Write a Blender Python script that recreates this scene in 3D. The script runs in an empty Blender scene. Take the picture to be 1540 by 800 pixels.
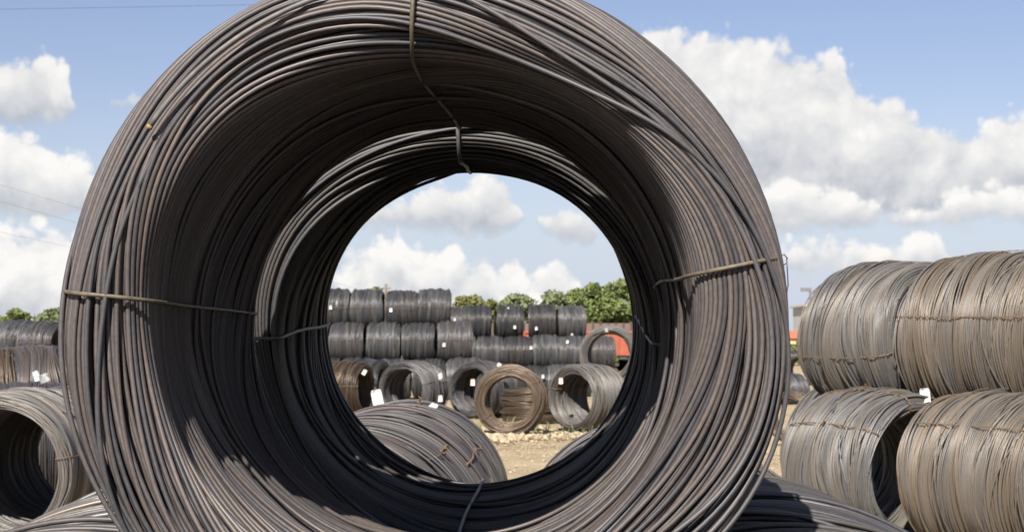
import bpy, math, random
import numpy as np
from mathutils import Vector, Matrix, Euler

R = math.radians
scene = bpy.context.scene
COL = scene.collection

# ------------------------------------------------------------------ camera
F_PX, CX, CY, HOR = 2380.0, 770.0, 400.0, 520.0      # photo pixels (1540 wide)
CAM_H = 1.62
PITCH = math.atan((HOR - CY) / F_PX)
cam_d = bpy.data.cameras.new('camera')
cam = bpy.data.objects.new('camera', cam_d)
COL.objects.link(cam)
cam.location = (0, 0, CAM_H)
cam.rotation_euler = (R(90) + PITCH, 0, 0)
cam_d.sensor_width = 36.0
cam_d.lens = 36.0 * F_PX / 1540.0
cam_d.clip_start = 0.05
cam_d.clip_end = 6000
cam_d.dof.use_dof = True
cam_d.dof.focus_distance = 3.1
cam_d.dof.aperture_fstop = 15.0
scene.camera = cam

# ------------------------------------------------------------------ sun, exposure
SUN_EL, SUN_LEFT = 39.0, 16.0                        # sun behind the camera, to the left
sun_from = Vector((-math.sin(R(SUN_LEFT)) * math.cos(R(SUN_EL)),
                   -math.cos(R(SUN_LEFT)) * math.cos(R(SUN_EL)),
                   math.sin(R(SUN_EL))))
sd = bpy.data.lights.new('sun', 'SUN')
sd.energy = 5.0
sd.angle = R(0.55)
sd.color = (1.0, 0.94, 0.86)
so = bpy.data.objects.new('sun', sd)
COL.objects.link(so)
so.rotation_euler = sun_from.to_track_quat('Z', 'Y').to_euler()
so.location = (-10, -30, 40)

SKY_STRENGTH = 0.05
SKY_TINT = (1.01, 0.90, 1.02, 1)
vs = scene.view_settings
vs.view_transform = 'Standard'
vs.look = 'None'
vs.exposure = 1.06
vs.gamma = 1.0
vs.use_curve_mapping = False

# ------------------------------------------------------------------ world: sky with cumulus
class S:
    """small wrapper to write shader maths as expressions"""
    nt = None
    def __init__(s, sock): s.s = sock
    @staticmethod
    def m(op, *a, clamp=False):
        n = S.nt.nodes.new('ShaderNodeMath'); n.operation = op; n.use_clamp = clamp
        for i, v in enumerate(a):
            if isinstance(v, S): S.nt.links.new(v.s, n.inputs[i])
            else: n.inputs[i].default_value = float(v)
        return S(n.outputs[0])
    def __add__(a, b): return S.m('ADD', a, b)
    def __sub__(a, b): return S.m('SUBTRACT', a, b)
    def __mul__(a, b): return S.m('MULTIPLY', a, b)
    def __truediv__(a, b): return S.m('DIVIDE', a, b)
    def __rsub__(a, b): return S.m('SUBTRACT', b, a)
def smax(a, b, k=0.12): return S.m('SMOOTH_MAX', a, b, k)
def sstep(x, lo, hi):
    n = S.nt.nodes.new('ShaderNodeMapRange'); n.interpolation_type = 'SMOOTHSTEP'
    S.nt.links.new(x.s, n.inputs[0])
    n.inputs[1].default_value = lo; n.inputs[2].default_value = hi
    return S(n.outputs[0])
def noise(vec, scale, detail, rough=0.55, dist=0.0):
    n = S.nt.nodes.new('ShaderNodeTexNoise'); n.inputs['Scale'].default_value = scale
    n.inputs['Detail'].default_value = detail; n.inputs['Roughness'].default_value = rough
    n.inputs['Distortion'].default_value = dist
    S.nt.links.new(vec, n.inputs['Vector'])
    return S(n.outputs[0])

# cumulus banks: along the azimuth (given as photo column) the height of their tops and of their flat bases (photo rows)
BANKS = [
    # high clouds, left and behind the bore
    [(-230, 130, 215), (-60, 105, 210), (20, 90, 208), (60, 76, 208), (92, 110, 204), (108, 160, 184), (125, 200, 165), (148, 190, 165), (160, 142, 182), (195, 128, 182), (216, 150, 172), (238, 200, 160),
     (480, 330, 300), (545, 300, 345), (600, 285, 350), (650, 268, 356), (730, 262, 356), (772, 278, 348), (788, 322, 330), (800, 345, 320), (814, 318, 350), (850, 292, 366), (888, 312, 366), (905, 355, 350), (940, 400, 300), (1770, 400, 300)],
    # the big cloud on the right
    [(-230, 400, 200), (700, 330, 250), (800, 225, 262), (850, 170, 285), (905, 120, 305), (935, 88, 312), (965, 52, 318), (1000, 40, 320), (1085, 40, 322), (1150, 66, 330), (1190, 70, 335), (1230, 82, 338), (1265, 78, 340), (1298, 138, 340), (1340, 160, 340), (1385, 178, 338),
     (1440, 192, 335), (1500, 172, 330), (1570, 175, 335), (1640, 225, 335), (1770, 240, 325)],
    # middle bank
    [(-230, 205, 345), (0, 196, 335), (60, 212, 338), (110, 226, 338), (142, 262, 330), (220, 330, 310), (480, 420, 400), (525, 384, 478), (548, 366, 478), (586, 352, 478), (599, 316, 478), (612, 350, 478), (690, 362, 478), (706, 384, 478),
     (730, 366, 478), (746, 398, 478), (775, 374, 478), (793, 402, 478), (812, 398, 478), (845, 384, 478), (872, 408, 478), (892, 440, 470), (930, 480, 450), (1110, 300, 320), (1140, 266, 345), (1180, 256, 350), (1240, 280, 350), (1335, 302, 350), (1372, 322, 344),
     (1460, 276, 346), (1770, 290, 345)],
    # low bank at the horizon
    [(-230, 342, 500), (0, 330, 500), (60, 334, 500), (130, 346, 500), (210, 385, 500), (330, 420, 500), (480, 430, 500), (560, 425, 500), (650, 432, 500), (800, 440, 500), (960, 452, 500), (1100, 440, 430), (1140, 378, 408), (1200, 362, 410), (1290, 346, 412),
     (1342, 362, 412), (1410, 350, 408), (1442, 396, 404), (1500, 440, 500), (1770, 430, 500)]]

def build_world():
    w = bpy.data.worlds.new('World'); scene.world = w; w.use_nodes = True
    nt = w.node_tree; nt.nodes.clear(); S.nt = nt
    out = nt.nodes.new('ShaderNodeOutputWorld'); bg = nt.nodes.new('ShaderNodeBackground')
    bg.inputs['Strength'].default_value = SKY_STRENGTH
    sky = nt.nodes.new('ShaderNodeTexSky'); sky.sky_type = 'NISHITA'; sky.sun_disc = False
    sky.sun_elevation = R(SUN_EL)
    sky.sun_rotation = math.atan2(sun_from.x, sun_from.y)
    sky.air_density = 1.15; sky.dust_density = 0.25; sky.ozone_density = 1.6; sky.altitude = 0
    tc = nt.nodes.new('ShaderNodeTexCoord'); v = tc.outputs['Generated']
    sx = nt.nodes.new('ShaderNodeSeparateXYZ'); nt.links.new(v, sx.inputs[0])
    x, y, z = S(sx.outputs[0]), S(sx.outputs[1]), S(sx.outputs[2])
    U = S.m('ARCTAN2', x, y) * F_PX
    V = S.m('ARCSINE', z) * F_PX
    def shifted(off, sc=(1, 1, 1)):
        a = nt.nodes.new('ShaderNodeVectorMath'); a.operation = 'ADD'; a.inputs[1].default_value = off
        nt.links.new(v, a.inputs[0]); return a.outputs[0]
    n0 = noise(v, 24.0, 8.0, 0.57, 0.3) - 0.5
    n1 = noise(shifted((-0.004, 0, 0.010)), 24.0, 4.0, 0.55, 0.3) - 0.5
    vo = nt.nodes.new('ShaderNodeTexVoronoi'); vo.feature = 'F1'; vo.inputs['Scale'].default_value = 66.0
    vo.inputs['Detail'].default_value = 1.6; vo.inputs['Roughness'].default_value = 0.55
    nt.links.new(v, vo.inputs['Vector'])
    puff = 0.40 - S(vo.outputs['Distance'])
    rough_px = n0 * 104.0 + puff * 34.0 + 6.0
    relief = (n0 - n1) * 1.5 + puff * 0.26
    fac = S.m('MULTIPLY_ADD', U, 1.0 / 2000.0, 0.5, clamp=True)
    span = 520.0
    def colour(shade):
        lit = nt.nodes.new('ShaderNodeMix'); lit.data_type = 'RGBA'; nt.links.new(shade.s, lit.inputs[0])
        lit.inputs[6].default_value = (4.8, 5.1, 5.7, 1); lit.inputs[7].default_value = (9.4, 9.25, 9.0, 1)
        return lit.outputs[2]
    def over(base, shade, alpha):
        mx = nt.nodes.new('ShaderNodeMix'); mx.data_type = 'RGBA'
        nt.links.new(alpha.s, mx.inputs[0]); nt.links.new(base, mx.inputs[6]); nt.links.new(colour(shade), mx.inputs[7])
        return mx.outputs[2]
    # beyond the frame the same kind of broken cumulus goes on
    outside = S.m('MAXIMUM', sstep(S.m('ABSOLUTE', U), 800, 1000), sstep(V, 560, 700))
    gen = noise(v, 5.0, 2.0, 0.5) - 0.53
    tint = nt.nodes.new('ShaderNodeMix'); tint.data_type = 'RGBA'; tint.blend_type = 'MULTIPLY'; tint.inputs[0].default_value = 1.0
    nt.links.new(sky.outputs[0], tint.inputs[6]); tint.inputs[7].default_value = SKY_TINT
    col = tint.outputs[2]
    # thin milky air towards the horizon
    mk = nt.nodes.new('ShaderNodeMix'); mk.data_type = 'RGBA'
    hz = (1.0 - sstep(V, 20, 380)) * 0.8
    nt.links.new(hz.s, mk.inputs[0]); nt.links.new(col, mk.inputs[6]); mk.inputs[7].default_value = (4.8, 5.9, 7.7, 1); col = mk.outputs[2]
    g_al = sstep(gen * 9.0 + n0 * 1.6 + puff * 0.5, 0.0, 0.3) * outside
    col = over(col, S.m('ADD', relief * 0.9, 0.62, clamp=True), g_al)
    for bank, lift in zip(BANKS, (.06, .06, .22, .28)):
        rp = nt.nodes.new('ShaderNodeValToRGB'); e = rp.color_ramp.elements
        while len(e) < len(bank): e.new(0.5)
        for el, (px, ty, by) in zip(e, bank):
            u = math.atan((px - CX) / F_PX) * F_PX
            el.position = min(1, max(0, u / 2000.0 + 0.5)); el.color = ((HOR - ty) / span, max(0, (HOR - by) / span), 0, 1)
        nt.links.new(fac.s, rp.inputs[0])
        sp = nt.nodes.new('ShaderNodeSeparateColor'); nt.links.new(rp.outputs[0], sp.inputs[0])
        top = S(sp.outputs[0]) * span; bot = S(sp.outputs[1]) * span
        up = (top - V) + rough_px; dn = (V - bot) * 0.8 + rough_px * 0.4 + 4.0
        d = S.m('SMOOTH_MIN', up, dn, 14.0)
        al = sstep(d, -6.0, 17.0) * (1.0 - outside)
        t = S.m('DIVIDE', V - bot, S.m('MAXIMUM', top - bot, 20.0))
        shade = S.m('ADD', sstep(t, -0.1, 0.72) * 0.80 + relief * 0.95, lift, clamp=True)
        col = over(col, shade, al)
    nt.links.new(col, bg.inputs['Color']); nt.links.new(bg.outputs[0], out.inputs[0])
    w.cycles.sampling_method = 'MANUAL'; w.cycles.sample_map_resolution = 512
build_world()

scene.cycles.max_bounces = 6
scene.cycles.diffuse_bounces = 2
scene.cycles.glossy_bounces = 3
scene.cycles.transparent_max_bounces = 6
scene.cycles.use_denoising = True

# ------------------------------------------------------------------ helpers
def at(px, py, d):
    """world point seen at photo pixel (px,py) at forward distance d"""
    X = (px - CX) / F_PX; Y = (CY - py) / F_PX
    c, s = math.cos(PITCH), math.sin(PITCH)
    v = Vector((X, c - Y * s, s + Y * c))
    v *= d / v.y
    return Vector((v.x, v.y, v.z + CAM_H))

def mesh_from(name, verts, faces, mat=None, smooth=False, tint=None):
    me = bpy.data.meshes.new(name)
    verts = np.asarray(verts, dtype=np.float32)
    if isinstance(faces, np.ndarray):
        k = faces.shape[1]; nf = len(faces)
        me.vertices.add(len(verts)); me.vertices.foreach_set('co', verts.ravel())
        me.loops.add(nf * k); me.loops.foreach_set('vertex_index', faces.astype(np.int32).ravel())
        me.polygons.add(nf); me.polygons.foreach_set('loop_start', np.arange(0, nf * k, k, dtype=np.int32))
        if smooth: me.polygons.foreach_set('use_smooth', np.ones(nf, dtype=bool))
        me.update(calc_edges=True)
    else:
        me.from_pydata([tuple(v) for v in verts], [], faces)
        if smooth: me.polygons.foreach_set('use_smooth', np.ones(len(me.polygons), dtype=bool))
        me.update()
    if tint is not None:
        a = me.attributes.new('tint', 'FLOAT_COLOR', 'POINT')
        t = np.ones((len(verts), 4), dtype=np.float32); t[:, :3] = tint
        a.data.foreach_set('color', t.ravel())
    if mat: me.materials.append(mat)
    return me

def obj(name, me, parent=None, loc=(0, 0, 0), rot=(0, 0, 0), scale=None):
    o = bpy.data.objects.new(name, me); COL.objects.link(o)
    o.location = loc; o.rotation_euler = rot
    if scale is not None: o.scale = scale
    if parent: o.parent = parent
    return o
def tag(o, label=None, cat=None, group=None, kind=None):
    if label: o['label'] = label
    if cat: o['category'] = cat
    if group: o['group'] = group
    if kind: o['kind'] = kind
    return o

class MB:
    def __init__(s): s.v = []; s.f = []
    def add(s, vs, fs):
        n = len(s.v); s.v += [tuple(v) for v in vs]; s.f += [tuple(i + n for i in f) for f in fs]
        return s
    def box(s, c, d, rot=None):
        vs = []
        for k in range(8):
            p = Vector(((k & 1) - .5, ((k >> 1) & 1) - .5, (k >> 2) - .5)); p = Vector((p.x * d[0], p.y * d[1], p.z * d[2]))
            if rot: p = rot @ p
            vs.append(p + Vector(c))
        return s.add(vs, [(0, 2, 3, 1), (4, 5, 7, 6), (0, 1, 5, 4), (2, 6, 7, 3), (0, 4, 6, 2), (1, 3, 7, 5)])
    def tube(s, pts, r, n=6, caps=True):
        pts = [Vector(p) for p in pts]; rs = r if isinstance(r, (list, tuple)) else [r] * len(pts)
        vs = []; fs = []; up = Vector((0.31, 0.23, 0.92))
        for i, p in enumerate(pts):
            t = (pts[min(i + 1, len(pts) - 1)] - pts[max(i - 1, 0)]).normalized()
            a = t.cross(up)
            if a.length < 1e-3: a = t.cross(Vector((1, 0, 0)))
            a.normalize(); b = t.cross(a)
            for k in range(n):
                th = 2 * math.pi * k / n; vs.append(p + (a * math.cos(th) + b * math.sin(th)) * rs[i])
        for i in range(len(pts) - 1):
            for k in range(n):
                k2 = (k + 1) % n; fs.append((i * n + k, i * n + k2, (i + 1) * n + k2, (i + 1) * n + k))
        if caps: fs.append(tuple(range(n))[::-1]); fs.append(tuple((len(pts) - 1) * n + k for k in range(n)))
        return s.add(vs, fs)
    def build(s, name, mat, parent=None, smooth=False, **kw):
        return obj(name, mesh_from(name, s.v, s.f, mat, smooth), parent, **kw)

# ------------------------------------------------------------------ materials
def new_mat(name):
    m = bpy.data.materials.new(name); m.use_nodes = True
    nt = m.node_tree; b = nt.nodes['Principled BSDF']
    return m, nt, b
def ramp(nt, fac, stops):
    n = nt.nodes.new('ShaderNodeValToRGB'); e = n.color_ramp.elements
    while len(e) < len(stops): e.new(0.5)
    for el, (p, c) in zip(e, stops): el.position = p; el.color = (*c, 1)
    nt.links.new(fac, n.inputs[0]); return n.outputs[0]
def tex(nt, scale, detail=4, rough=0.55, coord='Object', stretch=None):
    tc = nt.nodes.new('ShaderNodeTexCoord'); v = tc.outputs[coord]
    if stretch:
        mp = nt.nodes.new('ShaderNodeMapping'); mp.inputs['Scale'].default_value = stretch
        nt.links.new(v, mp.inputs[0]); v = mp.outputs[0]
    n = nt.nodes.new('ShaderNodeTexNoise'); n.inputs['Scale'].default_value = scale
    n.inputs['Detail'].default_value = detail; n.inputs['Roughness'].default_value = rough
    nt.links.new(v, n.inputs['Vector']); return n.outputs[0]
def mixc(nt, fac, a, b, mode='MIX'):
    n = nt.nodes.new('ShaderNodeMix'); n.data_type = 'RGBA'; n.blend_type = mode
    for s_, v in ((n.inputs[0], fac), (n.inputs[6], a), (n.inputs[7], b)):
        if isinstance(v, (int, float)): s_.default_value = v
        elif isinstance(v, tuple): s_.default_value = (*v, 1)
        else: nt.links.new(v, s_)
    return n.outputs[2]
def bump(nt, b, h, strength, dist=0.01):
    n = nt.nodes.new('ShaderNodeBump'); n.inputs['Strength'].default_value = strength; n.inputs['Distance'].default_value = dist
    nt.links.new(h, n.inputs['Height']); nt.links.new(n.outputs[0], b.inputs['Normal'])

def wire_material(name, rough=0.46, spec=0.5, vary=0.25, rust=0.35, gain=1.0, metal=.2):
    m, nt, b = new_mat(name)
    at_ = nt.nodes.new('ShaderNodeAttribute'); at_.attribute_name = 'tint'
    n1 = tex(nt, 7, 6, 0.65); n2 = tex(nt, 90, 5, 0.65)
    oi = nt.nodes.new('ShaderNodeObjectInfo')
    f = nt.nodes.new('ShaderNodeMapRange'); nt.links.new(oi.outputs['Random'], f.inputs[0])
    f.inputs[3].default_value = (1.0 - vary) * gain; f.inputs[4].default_value = (1.0 + vary) * gain
    sc = nt.nodes.new('ShaderNodeVectorMath'); sc.operation = 'SCALE'
    nt.links.new(at_.outputs['Color'], sc.inputs[0]); nt.links.new(f.outputs[0], sc.inputs['Scale'])
    # mill scale: mottled, with thin rust bloom
    mott = ramp(nt, n2, [(0.3, (0.78, 0.79, 0.82)), (0.65, (1.10, 1.08, 1.05))])
    c = mixc(nt, 1.0, sc.outputs[0], mott, 'MULTIPLY')
    rf = nt.nodes.new('ShaderNodeMapRange'); nt.links.new(n1, rf.inputs[0])
    rf.inputs[1].default_value = 0.52; rf.inputs[2].default_value = 0.78; rf.inputs[4].default_value = rust
    c = mixc(nt, rf.outputs[0], c, (0.13, 0.082, 0.05))
    nt.links.new(c, b.inputs['Base Color'])
    rr = nt.nodes.new('ShaderNodeMapRange'); nt.links.new(n2, rr.inputs[0])
    rr.inputs[3].default_value = rough - 0.1; rr.inputs[4].default_value = rough + 0.14
    nt.links.new(rr.outputs[0], b.inputs['Roughness'])
    b.inputs['Specular IOR Level'].default_value = spec
    b.inputs['Metallic'].default_value = metal
    return m
M_WIRE = wire_material('mill_scale_wire', rough=.48, spec=.42, metal=.12, vary=0.0, rust=0.13, gain=.92)
M_WIRE_FAR = wire_material('mill_scale_wire_weathered', rough=0.38, vary=0.28, rust=0.16, metal=.35, gain=1.42)
M_WIRE_STACK = wire_material('mill_scale_wire_stack', rough=0.40, vary=0.06, rust=0.22, metal=.25, gain=1.2)

def plain(name, col, rough=0.7, var=0.25, scale=8, spec=0.3, metal=0.0, bmp=0.0):
    m, nt, b = new_mat(name)
    n = tex(nt, scale, 5, 0.6)
    c = ramp(nt, n, [(0.25, tuple(x * (1 - var) for x in col)), (0.75, tuple(min(1, x * (1 + var)) for x in col))])
    nt.links.new(c, b.inputs['Base Color'])
    b.inputs['Roughness'].default_value = rough; b.inputs['Specular IOR Level'].default_value = spec
    b.inputs['Metallic'].default_value = metal
    if bmp: bump(nt, b, n, bmp)
    return m
M_TIE = plain('olive_tie_wire', (0.10, 0.083, 0.058), 0.55, 0.5, 55, 0.35, 0.1)
M_TIE_GREY = plain('grey_tie_wire', (0.10, 0.095, 0.088), 0.55, 0.35, 40, 0.35, 0.1)
M_TIE_RUST = plain('rusty_tie_wire', (0.15, 0.095, 0.052), 0.7, 0.4, 30)
M_YELLOW = plain('ochre_wire_end', (.22, .145, .055), 0.7, 0.3, 60)

# ------------------------------------------------------------------ the coil of wire rod
def profile(L, Ro, Ri, c, n=1200):
    """closed outline of the winding's section in (y, r): outer face to the front, front face, bore, back face.
    returns position(s), outward normal(s), length"""
    hl = L / 2
    pts = []; nor = []
    def line(a, b, nrm):
        k = max(2, int(300 * math.dist(a, b)))
        for i in range(k):
            t = i / k; pts.append((a[0] + (b[0] - a[0]) * t, a[1] + (b[1] - a[1]) * t)); nor.append(nrm)
    def arc(cy, cr, a0, a1):
        k = max(8, int(300 * c * abs(a1 - a0)))
        for i in range(k):
            a = a0 + (a1 - a0) * i / k
            pts.append((cy + c * math.cos(a), cr + c * math.sin(a))); nor.append((math.cos(a), math.sin(a)))
    line((hl - c, Ro), (-hl + c, Ro), (0, 1))
    arc(-hl + c, Ro - c, math.pi / 2, math.pi)
    line((-hl, Ro - c), (-hl, Ri + c), (-1, 0))
    arc(-hl + c, Ri + c, math.pi, math.pi * 1.5)
    line((-hl + c, Ri), (hl - c, Ri), (0, -1))
    arc(hl - c, Ri + c, -math.pi / 2, 0)
    line((hl, Ri + c), (hl, Ro - c), (1, 0))
    arc(hl - c, Ro - c, 0, math.pi / 2)
    p = np.array(pts); q = np.array(nor)
    d = np.linalg.norm(np.roll(p, -1, 0) - p, axis=1)
    s = np.concatenate([[0], np.cumsum(d)])
    p = np.vstack([p, p[:1]]); q = np.vstack([q, q[:1]])
    return s, p, q, s[-1]

PAL = {'grey': [(.066, .064, .065), (.073, .068, .066), (.055, .057, .064), (.074, .067, .063)],
       'brown': [(.092, .079, .074), (.082, .072, .069), (.070, .065, .066), (.096, .080, .072), (.061, .059, .063)],
       'stackbrown': [(.112, .098, .082), (.104, .093, .081), (.117, .097, .075), (.097, .090, .083), (.122, .095, .068)],
       'stack': [(.110, .105, .098), (.102, .100, .098), (.114, .104, .092), (.090, .092, .096), (.118, .101, .082)],
       'dark': [(.053, .057, .064), (.066, .068, .071), (.076, .075, .074), (.047, .052, .060), (.080, .072, .063)],
       'rust': [(.082, .058, .038), (.070, .053, .039), (.088, .060, .037), (.060, .050, .042)]}

def coil_turns(L, Ro, Ri, wr, nseg, fills, seed, pal, wander=0.1, slope=0.17, corner=0.068, lump=0.006, stray=0.03, vari=1.0, jit=.0045, bulge=0.0):
    """paths (turn, seg, 3), radial normals, tint and section position of every turn"""
    rng = np.random.default_rng(seed)
    s, p, q, P = profile(L, Ro, Ri, corner)
    th = np.linspace(0, 2 * np.pi, nseg, endpoint=False)
    paths = []; norms = []; tints = []; upos = []; layer_id = []
    pal = np.array(PAL[pal])
    def field(kmax, kmin=2, n=8, sl=slope):
        return [(rng.integers(kmin, kmax), rng.integers(1, 4) * rng.choice([-1, 1]), rng.uniform(0, 6.28), rng.uniform(.5, 1.3) * sl) for _ in range(n)]
    fl = field(16, 4, 6, 1.0)
    gap_h = rng.uniform(0, 6.28, 4)
    for li, fill in enumerate(fills):
        n = int(P * fill / (2 * wr))
        own = field(15)
        fs = own if li == 0 else [(k, m, ph, a * .85) for (k, m, ph, a) in fs0] + [(k, m, ph, a * .3) for (k, m, ph, a) in own[:4]]
        if li == 0: fs0 = own
        wob = np.zeros((n, nseg)); u0 = (np.arange(n) + rng.uniform(-.3, .3, n)) / n * P
        U = u0[:, None] + np.zeros((1, nseg))
        for (k, m, ph, a) in fs:
            U = U + a / (2 * np.pi * k / P) * np.sin(2 * np.pi * k * u0[:, None] / P + m * th[None] + ph)
        for m in (1, 2, 3, 4):
            U = U + rng.normal(0, jit / m ** .5, (n, 1)) * np.sin(m * th[None] + rng.uniform(0, 6.28, (n, 1)))
        # neighbouring turns of a layer press against each other but never share space
        for it in range(60):
            g = np.roll(U, -1, 0) - U; g[-1] += P
            push = np.minimum(g - 2.04 * wr, 0) * .5
            U = U + push; U = U - np.roll(push, 1, 0)
            if it % 12 == 11: U = (np.roll(U, 1, 1) + 2 * U + np.roll(U, -1, 1)) / 4
        D = np.full((n, nseg), li * 1.88 * wr)
        D = D + wr * .13 * np.sin(rng.integers(1, 4, (n, 1)) * th[None] + rng.uniform(0, 6.28, (n, 1)))
        for (k, m, ph, a) in fl:
            D = D + lump * .5 * a * np.sin(2 * np.pi * k * U / P + m * th[None] + ph)
        if li == 0 and wander > 0:
            w = rng.random(n) < wander
            for m in (1, 2):
                U = U + np.where(w, rng.normal(0, stray, n), 0)[:, None] * np.sin(m * th[None] + rng.uniform(0, 6.28, (n, 1)))
            D = D - np.where(w, rng.uniform(1.75, 2.2, n) * wr, 0)[:, None]
        D = D + wr
        Um = np.mod(U, P)
        y = np.interp(Um, s, p[:, 0]); r = np.interp(Um, s, p[:, 1])
        ny = np.interp(Um, s, q[:, 0]); nr = np.interp(Um, s, q[:, 1])
        ln = np.hypot(ny, nr) + 1e-9; ny /= ln; nr /= ln
        y = y - ny * D; r = r - nr * D
        r = r + np.where(r > (Ro + Ri) / 2, bulge * (.5 - (2 * y / L) ** 2), 0)
        # loops are never quite round
        r = r * (1 + .004 * np.sin(2 * th[None] + gap_h[0]) + .003 * np.sin(3 * th[None] + gap_h[1]))
        # ragged ends: the turns near the ends reach out unevenly
        X = np.stack([r * np.cos(th), y, r * np.sin(th)], -1)
        Nn = np.stack([nr * np.cos(th), ny, nr * np.sin(th)], -1)
        paths.append(X); norms.append(Nn)
        base = pal[rng.integers(0, len(pal), n)]
        band = 1 + .22 * vari * np.sin(u0 / P * 2 * np.pi * 9 + rng.uniform(0, 6)) * rng.uniform(.3, 1, n)
        tints.append(base * ((1 + vari * rng.uniform(-.21, .19, n)) * band)[:, None]); upos.append(u0); layer_id.append(np.full(n, li))
    return (np.concatenate(paths), np.concatenate(norms), np.concatenate(tints), np.concatenate(upos), np.concatenate(layer_id), P)

def tubes(X, N, wr, sides):
    """closed tubes round every path: vertices (turn*seg*side,3) and quad faces"""
    t, g, _ = X.shape
    T = np.roll(X, -1, 1) - np.roll(X, 1, 1); T /= np.linalg.norm(T, axis=2, keepdims=True)
    B = np.cross(T, N); B /= np.linalg.norm(B, axis=2, keepdims=True) + 1e-9
    A = np.cross(B, T)
    ang = np.linspace(0, 2 * np.pi, sides, endpoint=False)
    V = X[:, :, None, :] + wr * (np.cos(ang)[None, None, :, None] * A[:, :, None, :] + np.sin(ang)[None, None, :, None] * B[:, :, None, :])
    idx = np.arange(t * g * sides).reshape(t, g, sides)
    a = idx; b = np.roll(idx, -1, 1); c = np.roll(b, -1, 2); d = np.roll(a, -1, 2)
    Fq = np.stack([a, d, c, b], -1).reshape(-1, 4)
    return V.reshape(-1, 3), Fq

def core_mesh(L, Ro, Ri, depth, nseg, corner):
    s, p, q, P = profile(L, Ro, Ri, corner)
    k = 48; u = np.linspace(0, P, k, endpoint=False)
    y = np.interp(u, s, p[:, 0]) - np.interp(u, s, q[:, 0]) * depth
    r = np.interp(u, s, p[:, 1]) - np.interp(u, s, q[:, 1]) * depth
    th = np.linspace(0, 2 * np.pi, nseg, endpoint=False)
    V = np.stack([r[None] * np.cos(th)[:, None], np.broadcast_to(y, (nseg, k)), r[None] * np.sin(th)[:, None]], -1)
    idx = np.arange(nseg * k).reshape(nseg, k); a = idx; b = np.roll(idx, -1, 0); c = np.roll(b, -1, 1); d = np.roll(a, -1, 1)
    return V.reshape(-1, 3), np.stack([a, b, c, d], -1).reshape(-1, 4)

def tie_mesh(name, L, Ro, Ri, mat, r=0.005, corner=0.07, wob=0.01, seed=0, twist=False, knot=None, bulge=0.0):
    """binding wire round the section at the top of the coil (theta = 90 deg): local frame as the coil's"""
    rng = random.Random(seed)
    s, p, q, P = profile(L, Ro, Ri, corner)
    n = 96; mb = MB(); ph = [rng.uniform(0, 6.28) for _ in range(4)]
    def pt(u, lift=0.0, side=0.0):
        uu = u % P
        y = np.interp(uu, s, p[:, 0]) + np.interp(uu, s, q[:, 0]) * (r * .9 + lift)
        rr = np.interp(uu, s, p[:, 1]) + np.interp(uu, s, q[:, 1]) * (r * .9 + lift)
        if rr > (Ro + Ri) / 2: rr += bulge * (.5 - (2 * y / L) ** 2)
        x = wob * (math.sin(2 * math.pi * u / P + ph[0]) + .5 * math.sin(4 * math.pi * u / P + ph[1])) + .0003 * math.sin(40 * u + ph[2]) + side
        return Vector((x, y, rr))
    if twist:
        for k in (0, math.pi):
            mb.tube([pt(P * i / 160, .4 * r * math.sin(.9 * i + k), .8 * r * math.cos(.9 * i + k)) for i in range(161)], r * .62, 5)
    else:
        mb.tube([pt(P * i / n) for i in range(n + 1)], r, 8)
    o = mesh_from(name, mb.v, mb.f, mat, True)
    km = None
    if knot is not None:
        kb = MB(); u = knot * P; c = pt(u)
        a = pt(u + .01) - c; a.normalize()
        nrm = (pt(u, .02) - c).normalized(); sd_ = a.cross(nrm)
        for sg in (-1, 1):                                  # two ends twisted together, standing off the winding
            pts = []
            for i in range(15):
                t = i / 14
                pts.append(c + a * (.06 * t - .015) + nrm * (.006 + .03 * t) + (sd_ * math.cos(7 * t + sg * 1.57) + nrm * math.sin(7 * t + sg * 1.57)) * r * .75)
            pts.append(pts[-1] + nrm * .012 + sd_ * sg * .012)
            kb.tube(pts, r * .7, 6)
        # loop around the tie
        kb.tube([c + (a * math.cos(t) * .022 + sd_ * math.sin(t) * .016) + nrm * .01 for t in np.linspace(0, 6.0, 16)], r * .85, 6)
        km = mesh_from(name + '_knot', kb.v, kb.f, mat, True)
    return o, km

fd_set = []
class Proto:
    def __init__(s, seed, L=1.06, Ro=0.625, Ri=0.48, wr=.006, nseg=72, sides=5, fills=(.8, .9), pal='grey', mat=None, tie=None,
                 tie_r=.004, twist=False, knot=None, core=.022, **kw):
        s.L, s.Ro, s.Ri, s.wr, s.nseg, s.sides = L, Ro, Ri, wr, nseg, sides
        s.corner = kw.get("corner", .068); s.bulge = kw.get("bulge", 0.0)
        X, N, T, U, LI, P = coil_turns(L, Ro, Ri, wr, nseg, fills, seed, pal, **kw)
        s.data = (X, N, T, U, LI, P)
        s.mat = mat
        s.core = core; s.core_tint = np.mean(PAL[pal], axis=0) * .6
        if tie is not None:
            s.tie, s.knot = tie_mesh('tie_wire', L + 2 * wr, Ro + wr, Ri - wr, tie, tie_r, s.corner, .012, seed, twist, knot, kw.get('bulge', 0.0))
        s.me = None
    def winding(s, keep=None):
        X, N, T = s.data[:3]
        if keep is not None: X, N, T = X[keep], N[keep], T[keep]
        V, Fq = tubes(X, N, s.wr, s.sides)
        tint = np.repeat(T, s.nseg * s.sides, axis=0)
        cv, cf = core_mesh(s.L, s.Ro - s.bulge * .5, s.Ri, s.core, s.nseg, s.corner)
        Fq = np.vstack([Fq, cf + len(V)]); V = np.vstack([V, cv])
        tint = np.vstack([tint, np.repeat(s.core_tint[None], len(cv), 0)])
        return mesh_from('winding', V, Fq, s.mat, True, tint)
    def mesh(s):
        if s.me is None: s.me = s.winding()
        return s.me

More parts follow.
